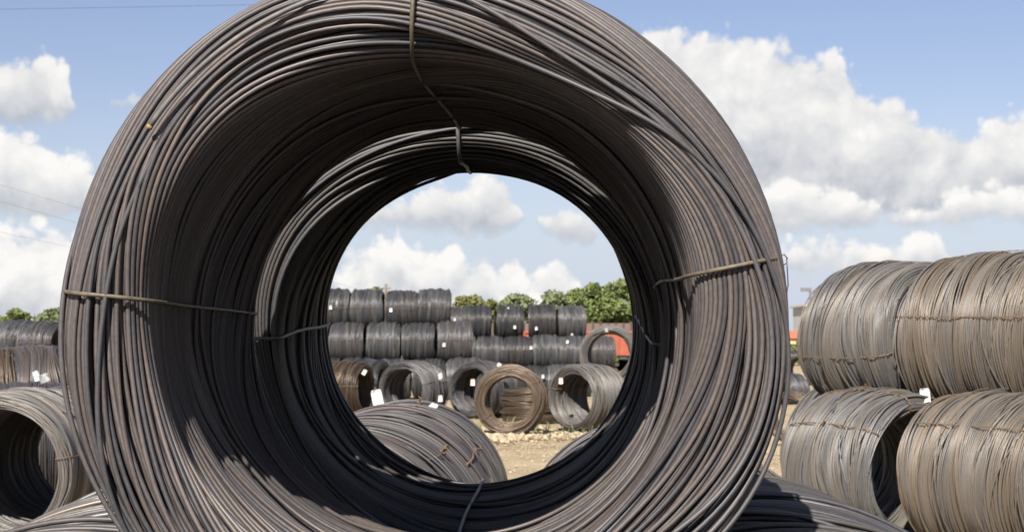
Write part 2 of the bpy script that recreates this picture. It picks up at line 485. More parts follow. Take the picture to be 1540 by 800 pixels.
def coil(proto, loc, yaw, label, group, roll=0.0, ties=(80, 172, 265, 352), cat='wire coil', name='wire_coil', tilt=0.0, scale=1.0):
    """loc = centre of the coil; root Empty at its base; yaw in degrees (0: one end faces the camera)"""
    e = bpy.data.objects.new(name, None); COL.objects.link(e)
    e.empty_display_size = .2
    e.location = (loc[0], loc[1], loc[2] - proto.Ro * scale); e.rotation_euler = (0, R(tilt), R(yaw)); e.scale = (scale,) * 3
    if proto in fd_set:
        q = random.Random(label); e.scale = tuple(scale * q.uniform(.965, 1.035) for _ in range(3)); e.rotation_euler[1] += R(q.uniform(-1.6, 1.6)); e.rotation_euler[2] += R(q.uniform(-3, 3))
    tag(e, label, cat, group)
    w = obj('winding', proto.mesh(), e, (0, 0, proto.Ro), (0, R(roll), 0)); w['kind'] = 'stuff'
    for a in ties:
        # theta counted counter-clockwise from +x as seen from the front; the tie mesh stands at 90 deg
        t = obj('tie_wire', proto.tie, e, (0, 0, proto.Ro), (0, R(90 - a), 0))
        if proto.knot is not None: obj('twisted_knot', proto.knot, t)
    return e

# ------------------------------------------------------------------ ground
def ground():
    rng = np.random.default_rng(4)
    ax = np.concatenate([-np.geomspace(1600, 14, 26), np.arange(-12, 12.01, .3), np.geomspace(14, 1600, 26)])
    ay = np.concatenate([-np.geomspace(1600, 6, 14), np.arange(-4, 60, .35), np.geomspace(62, 2500, 26)])
    X, Y = np.meshgrid(ax, ay)
    Z = np.zeros_like(X)
    for _ in range(14):
        k = rng.uniform(.25, 1.6); a = rng.uniform(0, 3.14); Z += .012 / k ** .5 * np.sin(k * (X * np.cos(a) + Y * np.sin(a)) + rng.uniform(0, 6.28))
    # wheel ruts across the view
    for yc, w_, dp in ((15.2, .5, .05), (16.9, .45, .045), (21.0, .5, .04), (24.4, .5, .05)):
        wv = yc + .25 * np.sin(X * .5 + yc)
        Z -= dp * np.exp(-((Y - wv) / w_) ** 2); Z += dp * .5 * np.exp(-((Y - wv - 1.1 * w_) / (w_ * .6)) ** 2)
    fade = np.clip((120 - np.hypot(X, Y)) / 60, 0, 1)
    Z = Z * fade - .02 - .34 * np.clip((Y - 50.5) / 4, 0, 1)
    V = np.stack([X, Y, Z], -1).reshape(-1, 3); ny, nx = X.shape
    idx = np.arange(nx * ny).reshape(ny, nx)
    Fq = np.stack([idx[:-1, :-1], idx[:-1, 1:], idx[1:, 1:], idx[1:, :-1]], -1).reshape(-1, 4)
    m, nt, b = new_mat('sandy_gravel_ground')
    big = tex(nt, .35, 6, .6, stretch=(.5, 1.6, 1)); mid = tex(nt, 3.0, 6, .65); fine = tex(nt, 38, 5, .7)
    c = ramp(nt, big, [(.36, (.17, .135, .09)), (.47, (.33, .265, .175)), (.66, (.44, .365, .25))])
    c = mixc(nt, .55, c, ramp(nt, mid, [(.3, (.2, .155, .10)), (.65, (.42, .34, .22))]))
    c = mixc(nt, .6, c, ramp(nt, fine, [(.34, (.5, .48, .45)), (.66, (1.3, 1.27, 1.22))]), 'MULTIPLY')
    nt.links.new(c, b.inputs['Base Color']); b.inputs['Roughness'].default_value = .92; b.inputs['Specular IOR Level'].default_value = .2
    mx = nt.nodes.new('ShaderNodeMath'); mx.operation = 'ADD'; nt.links.new(mid, mx.inputs[0]); nt.links.new(fine, mx.inputs[1])
    bump(nt, b, mx.outputs[0], .7, .03)
    o = obj('ground', mesh_from('ground', V, Fq, m, True)); o['kind'] = 'structure'
ground()

def gravel():
    rng = np.random.default_rng(9)
    ico = [(0, 0, 1)] + [(.894 * math.cos(2 * math.pi * k / 5), .894 * math.sin(2 * math.pi * k / 5), .447) for k in range(5)] + \
          [(.894 * math.cos(2 * math.pi * (k + .5) / 5), .894 * math.sin(2 * math.pi * (k + .5) / 5), -.447) for k in range(5)] + [(0, 0, -1)]
    fc = []
    for k in range(5):
        a, b_ = 1 + k, 1 + (k + 1) % 5; c, d = 6 + k, 6 + (k + 1) % 5
        fc += [(0, a, b_), (a, c, b_), (b_, c, d), (11, d, c)]
    ico = np.array(ico); fc = np.array(fc)
    spots = []
    for _ in range(1500): spots.append((rng.normal(-.30, .42), rng.normal(29.6, 1.2), abs(rng.normal(.024, .022))))      # pale rubble by the rusty coil
    for _ in range(800): spots.append((rng.normal(.9, 1.1), rng.normal(29.0, .8), abs(rng.normal(.018, .014))))
    for _ in range(6500): spots.append((rng.uniform(-4, 5), rng.uniform(11, 31), abs(rng.normal(.008, .010))))
    for _ in range(500): spots.append((rng.uniform(3.4, 8), rng.uniform(60, 75), abs(rng.normal(.14, .07))))        # far rubble
    Vs = []; Fs = []
    for i, (x, y, r) in enumerate(spots):
        v = ico * rng.uniform(.65, 1.25, (12, 1)) * np.array([rng.uniform(.8, 1.4), rng.uniform(.8, 1.3), rng.uniform(.5, .9)]) * max(r, .012)
        Vs.append(v + np.array([x, y, r * .25])); Fs.append(fc + 12 * i)
    m = plain('pale_limestone_rubble', (.33, .27, .18), .95, .35, 5)
    o = obj('gravel', mesh_from('gravel', np.vstack(Vs), np.vstack(Fs), m)); tag(o, 'pale limestone rubble and loose gravel strewn over the yard', 'gravel', kind='stuff')
gravel()

def weeds():
    rng = np.random.default_rng(77); V = []; Fs = []
    for (cx, cy, sx_, sy_, n) in ((1.9, 29.6, .35, .15, 50), (.3, 29.7, .4, .15, 20), (3.9, 63, 2.5, 2.5, 900), (-4.6, 14.9, .6, .8, 200), (2.0, 14.4, .5, .9, 260), (-1.2, 31, 1.2, .6, 300)):
        for _ in range(n):
            x = rng.normal(cx, sx_); y = rng.normal(cy, sy_); h = rng.uniform(.05, .22) * (1 if cy < 50 else 2.2); a = rng.uniform(0, 3.14); w = .008 * (1 if cy < 50 else 4); lx, ly = rng.normal(0, h * .35, 2)
            k = len(V); dx, dy = math.cos(a) * w, math.sin(a) * w
            z0 = -.03 if cy < 50 else -.4
            V += [(x - dx, y - dy, z0), (x + dx, y + dy, z0), (x + dx * .7 + lx * .4, y + dy * .7 + ly * .4, h * .6), (x + lx, y + ly, h)]; Fs += [(k, k + 1, k + 2), (k, k + 2, k + 3)]
    m = plain('weed_green', (.13, .14, .06), .7, .4, 3)
    o = obj('weeds', mesh_from('weeds', V, Fs, m)); tag(o, 'sparse green weeds growing at the feet of the coils', 'weeds', kind='stuff')
weeds()

# ------------------------------------------------------------------ the two big coils looked through
AX = math.degrees(math.atan((850 - CX) / F_PX))          # their common axis leans a little to the right
def on_axis(d):
    c0 = at(630, 490, 2.70)
    return Vector((c0.x + (d - 2.70) * math.tan(R(AX)), d, c0.z + .004 * (d - 2.7)))

big = Proto(11, L=1.0, Ro=.634, Ri=.470, wr=.0047, nseg=144, sides=6, fills=(.78, .93, .9), pal='brown', mat=M_WIRE, tie=M_TIE,
            tie_r=.0052, core=.033, wander=.07, slope=.175, corner=.08, jit=.0032, lump=.006, stray=.03)
def front_coil():
    c = on_axis(2.70 + .50)
    e = bpy.data.objects.new('wire_coil', None); COL.objects.link(e)
    e.location = (c.x, c.y, c.z - big.Ro); e.rotation_euler = (0, 0, R(-AX))
    tag(e, 'huge grey-brown coil of thick wire rod in the foreground, framing the view', 'wire coil', 'wire rod coils in the yard')
    X, N, T, U, LI, P = big.data
    y = X[:, :, 1].mean(1); r = np.hypot(X[:, :, 0], X[:, :, 2]).mean(1)
    bore = r < .50; face = y < -.50 + .075
    score = np.where(face, 2.0, 0) + np.where(bore, 1.0, 0) - LI * .9
    order = np.argsort(-score); single = set(order[:280].tolist())
    keep = np.array([i not in single for i in range(len(y))])
    w = obj('winding', big.winding(keep), e, (0, 0, big.Ro)); w['kind'] = 'stuff'
    for i in sorted(single):
        V, Fq = tubes(X[i:i + 1], N[i:i + 1], big.wr, big.sides)
        obj('wire_turn', mesh_from('wire_turn', V, Fq, M_WIRE, True, np.repeat(T[i][None], len(V), 0)), e, (0, 0, big.Ro))
    for k, a in enumerate((175, 90, 11, 268)):
        me, _ = tie_mesh('tie_wire', big.L + .008, big.Ro - .004, big.Ri - .003, M_TIE, .0039, big.corner, (.004, .014, .008, .01)[k], 20 + k)
        obj('tie_wire', me, e, (0, 0, big.Ro), (0, R(90 - a), 0))
    return e
front = front_coil()

second = Proto(23, L=.98, Ro=.632, Ri=.481, wr=.0053, nseg=104, sides=6, fills=(.82, .95), pal='grey', mat=M_WIRE, tie=M_TIE_GREY,
               tie_r=.005, core=.024, wander=.12, slope=.18, corner=.075, knot=.40, stray=.035)
c2 = on_axis(3.945 + .49)
e2 = coil(second, (c2.x - .002, c2.y, c2.z - .007), -AX + .3, 'dark coil of thick wire rod directly behind the huge foreground coil, its bore in shadow',
     'wire rod coils in the yard', ties=(92, 177, 2, 268))
e2.rotation_euler[0] = R(4.5); e2.location.y += .633 * math.sin(R(4.5)); e2.location.z -= .006

# ------------------------------------------------------------------ coils under and near them
near = Proto(31, bulge=.045, vari=.45, lump=.011, L=1.05, wr=.006, nseg=88, sides=5, fills=(.8, .92), pal='stack', mat=M_WIRE_STACK, tie=M_TIE_RUST, tie_r=.005, twist=True,
             knot=.2, wander=.18, slope=.17, core=.026, stray=.05)
near2 = Proto(37, bulge=.045, vari=.45, lump=.011, L=1.05, wr=.006, nseg=88, sides=5, fills=(.8, .92), pal='stack', mat=M_WIRE_STACK, tie=M_TIE_RUST, tie_r=.0045, twist=True,
              knot=None, wander=.22, slope=.17, core=.026, stray=.04)
nearb = Proto(41, L=1.1, wr=.006, nseg=96, sides=6, fills=(.8, .92), pal='brown', mat=M_WIRE, tie=M_TIE_RUST, tie_r=.0045, knot=.2, wander=.15, slope=.17, core=.026, stray=.05)
nearc = Proto(43, L=1.1, wr=.006, nseg=96, sides=6, fills=(.8, .92), pal='grey', mat=M_WIRE, tie=M_TIE_RUST, tie_r=.0045, knot=.2, wander=.15, slope=.17, core=.026, stray=.05)
near3 = Proto(47, bulge=.045, vari=.45, L=1.3, wr=.0062, nseg=88, sides=5, fills=(.7, .92), lump=.011, pal='stackbrown', mat=M_WIRE_STACK, tie=M_TIE_RUST, tie_r=.0045, twist=True, wander=.2, slope=.17, core=.026, stray=.04)
G = 'wire rod coils in the yard'
def rowx(d, off): return on_axis(d).x + off
coil(near, (rowx(3.98, -.72), 3.98, .625), -AX, 'pale coil under the left side of the foreground coil, only its top edge showing', G, ties=(80, 170))
coil(second, (rowx(3.98, .72), 3.98, .632), -AX, 'dark bluish coil in shade under the right side of the foreground coil', G, roll=120, ties=(130, 200))
for i, (d, off) in enumerate(((2.78, -.72), (1.6, -.72), (2.78, .72), (1.6, .72), (.42, -.72), (.42, .74), (-.76, -.72), (-.76, .74), (-1.94, -.72), (-1.94, .74))):  # added coils, mostly out of view; keep sunlit ground from lighting the bore
    coil(nearc, (rowx(d, off), d, .625), -AX, ('coil of the low left row just in front of the foreground coil, below the frame', 'coil of the low left row beside the viewer, below the frame',
         'coil of the low right row just in front of the foreground coil, below the frame', 'coil of the low right row beside the viewer, below the frame', 'coil of the low left row under the viewer', 'coil of the low right row under the viewer',
         'coil of the low left row behind the viewer', 'coil of the low right row behind the viewer', 'coil of the low left row farthest behind the viewer', 'coil of the low right row farthest behind the viewer')[i], G, roll=60 * i, ties=())
for i, (d, t, lb) in enumerate(((5.2, (66,), 'nearest grey-brown coil of the low row seen down through the bore'), (6.4, (), 'second grey-brown coil of the low row seen down through the bore'),
                              (7.6, (52,), 'third coil of the low row seen through the bore, with a printed tag'), (8.8, (38,), 'fourth coil of the low row seen through the bore'),
                              (9.95, (84,), 'last coil of the low row seen through the bore, white tags on its crown'))):
    coil(nearb if i % 2 else nearc, (rowx(d, -.745), d, .625 + (.0, .012, -.008, .01, .0)[i]), -AX + (0, 1.5, -1, 2, 1)[i], lb, G, roll=77 * i, ties=t)
for i, (d, t, lb) in enumerate(((5.2, (130,), 'nearest coil of the low right row, hidden by the bore bottom'), (6.4, (120,), 'middle coil of the low right row, its left flank showing in the bore'),
                              (7.6, (150,), 'last coil of the low right row, its pale left flank showing in the bore'))):
    if i: coil(nearc if i % 2 else nearb, (rowx(d, .66), d, .625), -AX - (0, 0, 1)[i], lb, G, roll=133 * i + 50, ties=t)
nearo = Proto(49, bulge=.02, vari=.7, L=1.1, Ri=.505, wr=.006, nseg=96, sides=5, fills=(.8, .92), pal='stack', mat=M_WIRE_STACK, tie=M_TIE_RUST, tie_r=.0045, twist=True, wander=.2, slope=.17, core=.026, corner=.055)
coil(nearo, (-4.05, 13.1, .625), -4, 'coil at the left edge with its dark open end facing the viewer', G, roll=75, ties=(12, 100))
coil(nearc, (-3.97, 14.27, .625), -4, 'coil directly behind the open coil at the left edge, carrying on its dark bore', G, roll=15, ties=())
coil(nearc, (-5.15, 16.2, .625), -72, 'coil lying across behind the open coil at the left edge, closing off its bore', G, roll=95, ties=())

# right-hand stack, two tiers, rows running towards the camera on the right
hd = R(145.5); axv = Vector((math.sin(hd), math.cos(hd), 0)); YAW = 180 - 145.5
pv = Vector((.87, .49, 0))
def row(first, n, dz, pitch=1.16):
    return [first + axv * (pitch * i) + Vector((0, 0, dz)) for i in range(n)]
b0 = Vector((2.98, 12.95, .625))
lab_low = ['lower left coil of the right-hand stack, its dark open end showing', 'lower right coil of the right-hand stack, cut off by the picture edge']
for i, c in enumerate(row(b0, 2, 0, 1.36)):
    coil(near3 if i else near, c, YAW + (-7, -2.5)[i], lab_low[i], 'coils of the right-hand stack', roll=30 + 100 * i, ties=(146, 104) if i == 0 else (140,))
coil(near2, b0 + pv * 1.27 + axv * 1.0, YAW, 'coil deep in the right-hand stack, dark behind the open lower coil', 'coils of the right-hand stack', roll=210, ties=())
coil(near2, b0 + pv * 1.30 - axv * 1.45, YAW, 'coil deep in the right-hand stack, just peeping out under its upper tier', 'coils of the right-hand stack', roll=10, ties=(100,))
lab_up = ['upper left coil of the right-hand stack with a rusty twisted tie', 'upper right coil of the right-hand stack, cut off by the picture edge']
for i, c in enumerate(row(b0 + pv * .60 - axv * .44, 2, 1.06, 1.27)):
    coil(near3 if i else near2, c, YAW + (-3, 5)[i], lab_up[i], 'coils of the right-hand stack', roll=250 + 70 * i, ties=(194, 88) if i == 0 else (166, 92), scale=1 + .045 * i)

# ------------------------------------------------------------------ coils beyond, on the ground and in the far stacks
def farproto(seed, pal, mat=M_WIRE_FAR, tie=M_TIE_RUST, **kw):
    a = dict(L=1.0, wr=.0085, nseg=40, sides=4, fills=(.85, .8), wander=.22, slope=.2, core=.03, lump=.016, stray=.035, tie_r=.006, corner=.072, bulge=.035)
    a.update(kw)
    return Proto(seed, pal=pal, mat=mat, tie=tie, **a)
fd = [farproto(51, 'dark', Ri=.43, corner=.092, L=.99), farproto(52, 'dark', lump=.02, Ri=.43, corner=.092, L=.99), farproto(53, 'grey', L=1.0, lump=.012, Ri=.43, corner=.092)]
fd_set += fd
fbr = farproto(59, 'brown', lump=.014, nseg=56)
fg = farproto(54, 'grey', nseg=56, wr=.0075)
fgs = farproto(58, 'stack', nseg=56, wr=.0075, mat=M_WIRE_STACK)
fr = farproto(55, 'rust', L=.5, Ri=.45, nseg=64, wr=.010, stray=.025, corner=.06, fills=(.9, .9))
frb = farproto(56, 'rust', nseg=48, wr=.009)
frl = farproto(57, 'rust', L=.72, nseg=48, wr=.012)

def ctr(px, d, zc): 
    v = at(px, 500, d); return Vector((v.x, d, zc))
Z1, Z2, Z3 = .625, 1.70, 2.78
GA, GB = 'coils of the tall far stack', 'coils of the farther stack'
ordn = ['first', 'second', 'third', 'fourth', 'fifth', 'sixth']
for i, (px, k) in enumerate(((503, 0), (552, 1), (604.5, 2), (654, 0))):
    coil(fd[k], ctr(px, 49.6, Z3 - (.04 if i != 3 else -.02)), 90 + (-2, 1, 0, 2)[i], f'dark coil, {ordn[i]} from the left in the top tier of the tall far stack', GA, roll=37 * i, ties=(176, 60), tilt=0)
for i, (px, k) in enumerate(((472, 1), (524, 2), (578, 0), (631, 1), (683, 2))):
    coil(fd[k], ctr(px, 49.0, Z2 + (.02 if i > 2 else 0)), 90 + (1, -1, 0, -2, 1)[i], f'dark coil, {ordn[i]} from the left in the middle tier of the tall far stack', GA, roll=70 * i + 20, ties=(172, 60))
for i, (px, k) in enumerate(((487, 2), (540, 0), (593, 1), (646, 0), (699, 1))):
    coil(fd[k], ctr(px, 48.4, Z1), 90 + (1, -1, 2, -2, 1)[i], f'dark coil, {ordn[i]} from the left in the bottom tier of the tall far stack', GA, roll=50 * i + 10, ties=(175,))
for i, (px, k, yw, tl) in enumerate(((674, 2, 90, 0), (717.5, 1, 90, 0), (766, 0, 96, 7), (815.5, 2, 90, 0), (859, 0, 91, 0))):
    coil(fd[k], ctr(px, 57.6, Z3 - .33), yw, f'small dark coil, {ordn[i]} from the left in the top tier of the farther stack', GB, roll=81 * i, ties=(170,), tilt=tl, scale=1.0)
for i, (px, k) in enumerate(((694, 0), (737, 1), (780, 2), (821, 0), (861, 1), (901, 2))):
    coil(fd[k], ctr(px, 57.0, Z2 - .33), 90 + (0, 1, -1, 2, 0, 1)[i], f'small dark coil, {ordn[i]} from the left in the middle tier of the farther stack', GB, roll=61 * i + 5, ties=(168,))
for i, (px, k) in enumerate(((716, 1), (760, 2), (803, 0), (843, 1), (883, 2))):
    coil(fd[k], ctr(px, 56.4, Z1 - .33), 90 + (0, 1, -1, 2, 0)[i], f'small dark coil, {ordn[i]} from the left in the bottom tier of the farther stack', GB, roll=41 * i + 15, ties=(168,))
# single coils on the yard in front of the stacks
GS = 'single coils standing before the far stacks'
coil(frb, ctr(521, 37.0, .625), 72, 'brown rusty coil at the left of the bore, seen from its side', GS, ties=(175,))
coil(fd[1], ctr(553, 40.0, .625), 66, 'dark coil just behind the brown rusty one', GS, roll=50, ties=(175,))
coil(fg, ctr(622, 34.4, .64), -24, 'grey coil facing the viewer with coils showing through its bore', GS, ties=(20,))
coil(fg, ctr(726, 35.8, .625), -30, 'grey coil behind the thin rusty ring, with a pink tag hanging in its bore', GS, roll=100, ties=(110,))
coil(fr, ctr(768, 29.0, .625), -10, 'thin rusty ring of wire standing on the rubble', GS, ties=(35, 215))
coil(fgs, ctr(886, 30.3, .625), -44, 'pale grey coil with its open end turned to the left and sun inside its bore', GS, roll=60, ties=(160,))
coil(fgs, ctr(917, 35.6, 1.43), -7, 'grey coil resting high on its neighbours, trees showing through its bore', GS, roll=10, ties=(95,))
coil(fg, ctr(975, 35.5, .625), -7, 'grey coil on the ground under the high-resting one, mostly hidden', GS, roll=150, ties=(95,))
# coil lying flat behind the thin ring
e = coil(frl, (0, 0, 0), 0, 'rusty coil lying flat behind the thin rusty ring', GS, ties=(30,))
p = ctr(800, 33.0, 0); e.location = (p.x, p.y, .36); e.rotation_euler = (R(90), 0, R(20))
for ch in e.children: ch.location = (0, 0, 0)

# far left group
GL = 'coils at the left edge'
coil(fd[0], ctr(26, 45, 1.69), 74, 'dark coil standing on top at the far left edge', GL, ties=(170,))
coil(fd[2], ctr(68, 44.4, 1.66), 76, 'dark coil beside the foreground coil at the far left, on the upper tier', GL, roll=70, ties=(175,))
for i, px in enumerate((-40, 62, 150)):
    coil((frb, fbr, fbr)[i], ctr(px, 26.0 + i * .5, .80), 116, ('brown sunlit coil at the left edge above the open coil', 'brown-topped coil at the left, next to the foreground coil', 'coil at the left mostly hidden by the foreground coil rim')[i], GL, roll=40 * i, ties=(175,), scale=1.29)
# right gap
GR = 'small coils in the gap at the right'
coil(fgs, ctr(1204, 62, .66), -28, 'small pale coil with dark bore in the gap at the right', GR, ties=(100,))
coil(fd[0], ctr(1187, 46, .32), -62, 'small dark coil below the pale one in the right gap', GR, ties=(100,), scale=.75)
e = coil(frl, ctr(1189, 27.0, .42), -30, 'rusty brown coil slumped in the gap beside the right stack', GR, ties=(60,), scale=.66)

# ------------------------------------------------------------------ paper tags
def tag_material(name, col, mark):
    m, nt, b = new_mat(name)
    tc = nt.nodes.new('ShaderNodeTexCoord'); mp = nt.nodes.new('ShaderNodeMapping'); mp.inputs['Scale'].default_value = (26, 1, 110)
    nt.links.new(tc.outputs['Object'], mp.inputs[0])
    n = nt.nodes.new('ShaderNodeTexNoise'); n.inputs['Scale'].default_value = 1.0; n.inputs['Detail'].default_value = 2
    nt.links.new(mp.outputs[0], n.inputs['Vector'])
    f = nt.nodes.new('ShaderNodeMapRange'); nt.links.new(n.outputs[0], f.inputs[0]); f.inputs[1].default_value = .57; f.inputs[2].default_value = .61; f.inputs[4].default_value = mark
    nt.links.new(mixc(nt, f.outputs[0], col, (.10, .10, .12)), b.inputs['Base Color']); b.inputs['Roughness'].default_value = .55
    return m
M_TAG = tag_material('white_tag_card', (.48, .48, .47), .95)
M_TAGB = tag_material('bluish_tag_card', (.42, .47, .55), .5)
M_TAGP = tag_material('pink_tag_card', (.75, .50, .42), .5)
def card_mesh(name, w, h, mat, bend=.012):
    vs = []; fs = []; n = 6
    for s_ in (0, 1):
        for j in range(n + 1):
            t = j / n
            for i in (0, 1):
                ww = w * (.5 if (j not in (0,)) else .42)
                vs.append(((i * 2 - 1) * ww, bend * math.sin(t * 3.0) + s_ * .0012, -h * t))
    k = (n + 1) * 2
    for j in range(n):
        a = j * 2; fs += [(a, a + 1, a + 3, a + 2), (k + a, k + a + 2, k + a + 3, k + a + 1), (a, a + 2, k + a + 2, k + a), (a + 1, k + a + 1, k + a + 3, a + 3)]
    fs += [(0, k, k + 1, 1), (n * 2, n * 2 + 1, k + n * 2 + 1, k + n * 2)]
    return mesh_from(name, vs, fs, mat)
CARD = {'w': card_mesh('card', .085, .125, M_TAG), 'b': card_mesh('card', .09, .16, M_TAGB), 'p': card_mesh('card', .09, .14, M_TAGP)}
hk = MB(); hk.tube([(0, .002, -.012), (.006, .004, .01), (0, .006, .035), (-.006, .006, .01), (0, .002, -.012)], .0016, 5)
HOOK = mesh_from('hook', hk.v, hk.f, M_TIE_GREY)
def card(px, py, d, label, kind='w', rot=(0, 0, 0), s=1.0, group='paper tags tied to the coils'):
    e = bpy.data.objects.new('paper_tag', None); COL.objects.link(e); e.empty_display_size = .05
    e.location = at(px, py, d); e.rotation_euler = tuple(R(a) for a in rot); e.scale = (s,) * 3
    tag(e, label, 'tag', group)
    obj('card', CARD[kind], e); obj('hook', HOOK, e)
    return e
def surf(py, D, zc, r=.66):
    """forward distance of a row's near surface at the height seen at pixel row py"""
    d = D - r
    for _ in range(4):
        z = at(0, py, d).z; d = D - math.sqrt(max(.0, r * r - (z - zc) ** 2))
    return d - .03
card(565, 586, 9.6, 'large white tag standing up on the low grey-brown coil', 'w', (-20, -10, 10), .75)
card(655, 607, 9.9, 'white tag lying across the crown of the low grey-brown coil', 'w', (-62, 20, -30), .6)
card(625, 694, 7.35, 'printed bluish tag lying along the side of the low grey-brown coil', 'b', (-48, -58, 0), .55)
card(588, 463, surf(465, 49.6, Z3), 'white tag on the third coil of the tall stack top tier', 'w', (-5, 4, 0))
card(497, 459, surf(461, 49.6, Z3), 'white tag at the left edge of the bore on the tall stack', 'w', (0, 0, 0))
card(668, 515, surf(517, 49.0, Z2), 'white tag on the right end of the tall stack middle tier', 'w', (0, 5, 0))
card(684, 478, surf(480, 57.6, Z3 - .33), 'white tag on the first coil of the farther stack top tier', 'w', (0, 0, 0))
card(717, 462.5, 57.35, 'white tag on the crown of the second coil of the farther stack', 'w', (-45, 10, 0))
card(764, 462, 57.35, 'white tag on the crown of the tilted coil of the farther stack', 'w', (-45, -15, 0))
card(774, 489, surf(492, 57.6, Z3 - .33), 'white tag on the side of the tilted coil', 'w', (0, 0, 0))
card(806.5, 491, surf(494, 57.6, Z3 - .33), 'white tag on the fourth coil of the farther stack top tier', 'w', (0, 0, 0))
card(860, 501, surf(504, 57.6, Z3 - .33), 'white tag low on the last coil of the farther stack top tier', 'w', (0, 0, 0))
card(798.5, 520, surf(523, 57.0, Z2 - .33), 'white tag in the middle of the farther stack middle tier', 'w', (0, 0, 0))
card(853.5, 511.5, surf(514, 57.0, Z2 - .33), 'white tag at the right of the farther stack middle tier', 'w', (-20, 6, 0))
card(816.5, 563, 55.6, 'white tag on the farther stack bottom tier', 'w', (0, 0, 0))
card(711, 570, 35.0, 'pink tag hanging in the bore behind the rusty ring', 'p')
card(843.5, 568, 29.6, 'pink tag hanging in the bore of the pale coil turned left', 'p', s=.8)
card(914, 496, 34.98, 'white tag on top of the high-resting coil', 'w', (-55, 80, 0))
card(752, 546, 34.95, 'white tag on top of the grey coil behind the rusty ring', 'w', (-50, 25, 0))
card(661, 561, 33.6, 'white tag on the right shoulder of the grey see-through coil', 'w', (-20, -25, -30), 1.1)
card(662, 594, 33.4, 'white tag hanging low on the right side of the grey see-through coil', 'w', (0, 0, -20), 1.1)
card(550, 556, 36.2, 'white tag on the brown rusty coil', 'w', (-10, 30, 0))
card(73, 566, 12.6, 'white tag on the open-ended coil at the left edge', 'w', (-40, 70, 20), .8)
card(52, 558, 25.3, 'bluish white tag on the brown-topped coil at the left', 'b', (0, -20, 0))
card(1390, 584, 12.55, 'white tag wedged between the tiers of the right-hand stack', 'w', (-15, -6, -20), .9)
# the long tag hooked on the foreground coil's right tie
def long_tag():
    p0 = at(1183, 392, 2.83)
    e = bpy.data.objects.new('paper_tag', None); COL.objects.link(e); e.location = p0
    tag(e, 'long translucent white tag hooked on the right tie of the foreground coil', 'tag', 'paper tags tied to the coils')
    c = obj('card', card_mesh('card', .03, .13, M_TAGB, .004), e, (.0, .01, -.045), (0, 0, R(62)))
    w = MB(); u = 1 / 880.0
    w.tube([(-10 * u, 0, 6 * u), (-4 * u, 0, 10 * u), (1 * u, 0, 4 * u), (0, 0, -4 * u), (-6 * u, 0, -8 * u), (-10 * u, 0, -4 * u)], .0012, 6)
    w.tube([(0, 0, 5 * u), (1 * u, 0, -15 * u), (2 * u, 0, -40 * u), (0, 0, -48 * u), (-4 * u, 0, -46 * u), (-4 * u, 0, -38 * u)], .0012, 6)
    w.build('hook', plain('blue_black_hook', (.04, .05, .08), .4, .2, 20, .5), e, True)
long_tag()

# loose wire hanging off the foreground coil at the right, and a cut wire end upper left
def loose_wire():
    pts = [at(*q) for q in ((1178, 520, 2.86), (1170, 575, 2.86), (1160, 625, 2.88), (1147, 670, 2.90), (1130, 720, 2.92), (1112, 765, 2.94), (1092, 806, 2.97), (1060, 860, 3.0))]
    mb = MB(); mb.tube(pts, .0042, 8)
    o = mb.build('loose_wire', M_TIE_GREY, None, True)
    o.parent = front; o.matrix_parent_inverse = (Matrix.Translation(front.location) @ Euler(front.rotation_euler).to_matrix().to_4x4()).inverted()
loose_wire()
def cut_end():
    mb = MB(); pts = []
    for i in range(26):
        t = i / 25; a = R(143.7 - 44 * t); r = .575 + .022 * t
        pts.append((r * math.cos(a), -.512 + .03 * t * t, r * math.sin(a)))
    mb.tube(pts, .0049, 8); o = mb.build('loose_wire_end', M_TIE_GREY, front, True, loc=(0, 0, big.Ro))
    tp = MB(); p0, p1 = Vector(pts[0]), Vector(pts[1]); tp.tube([p0 - (p1 - p0) * .25, p0 + (p1 - p0) * .1], .006, 8); tp.build('cut_tip', M_YELLOW, o, True)
cut_end()

# ------------------------------------------------------------------ trees
def leaf_material(name, a, b_, c_):
    m, nt, b = new_mat(name)
    n = tex(nt, 1.1, 3, .6); n2 = tex(nt, 9, 2, .6)
    col = ramp(nt, n, [(.3, a), (.52, b_), (.75, c_)])
    col = mixc(nt, .7, col, ramp(nt, n2, [(.3, (.6, .62, .55)), (.7, (1.3, 1.28, 1.2))]), 'MULTIPLY')
    nt.links.new(col, b.inputs['Base Color']); b.inputs['Roughness'].default_value = .6; b.inputs['Specular IOR Level'].default_value = .25
    tr = nt.nodes.new('ShaderNodeBsdfTranslucent'); nt.links.new(col, tr.inputs[0])
    mx = nt.nodes.new('ShaderNodeMixShader'); mx.inputs[0].default_value = .3
    out = nt.nodes['Material Output']; nt.links.new(b.outputs[0], mx.inputs[1]); nt.links.new(tr.outputs[0], mx.inputs[2]); nt.links.new(mx.outputs[0], out.inputs[0])
    return m
M_LEAF = [leaf_material('green_leaves', (.115, .15, .05), (.17, .21, .075), (.225, .265, .105)),
          leaf_material('yellow_green_leaves', (.12, .13, .05), (.175, .18, .065), (.22, .22, .09)),
          leaf_material('grey_green_leaves', (.13, .155, .085), (.18, .21, .11), (.24, .265, .15))]
M_BARK = plain('grey_brown_bark', (.13, .10, .075), .9, .4, 6)
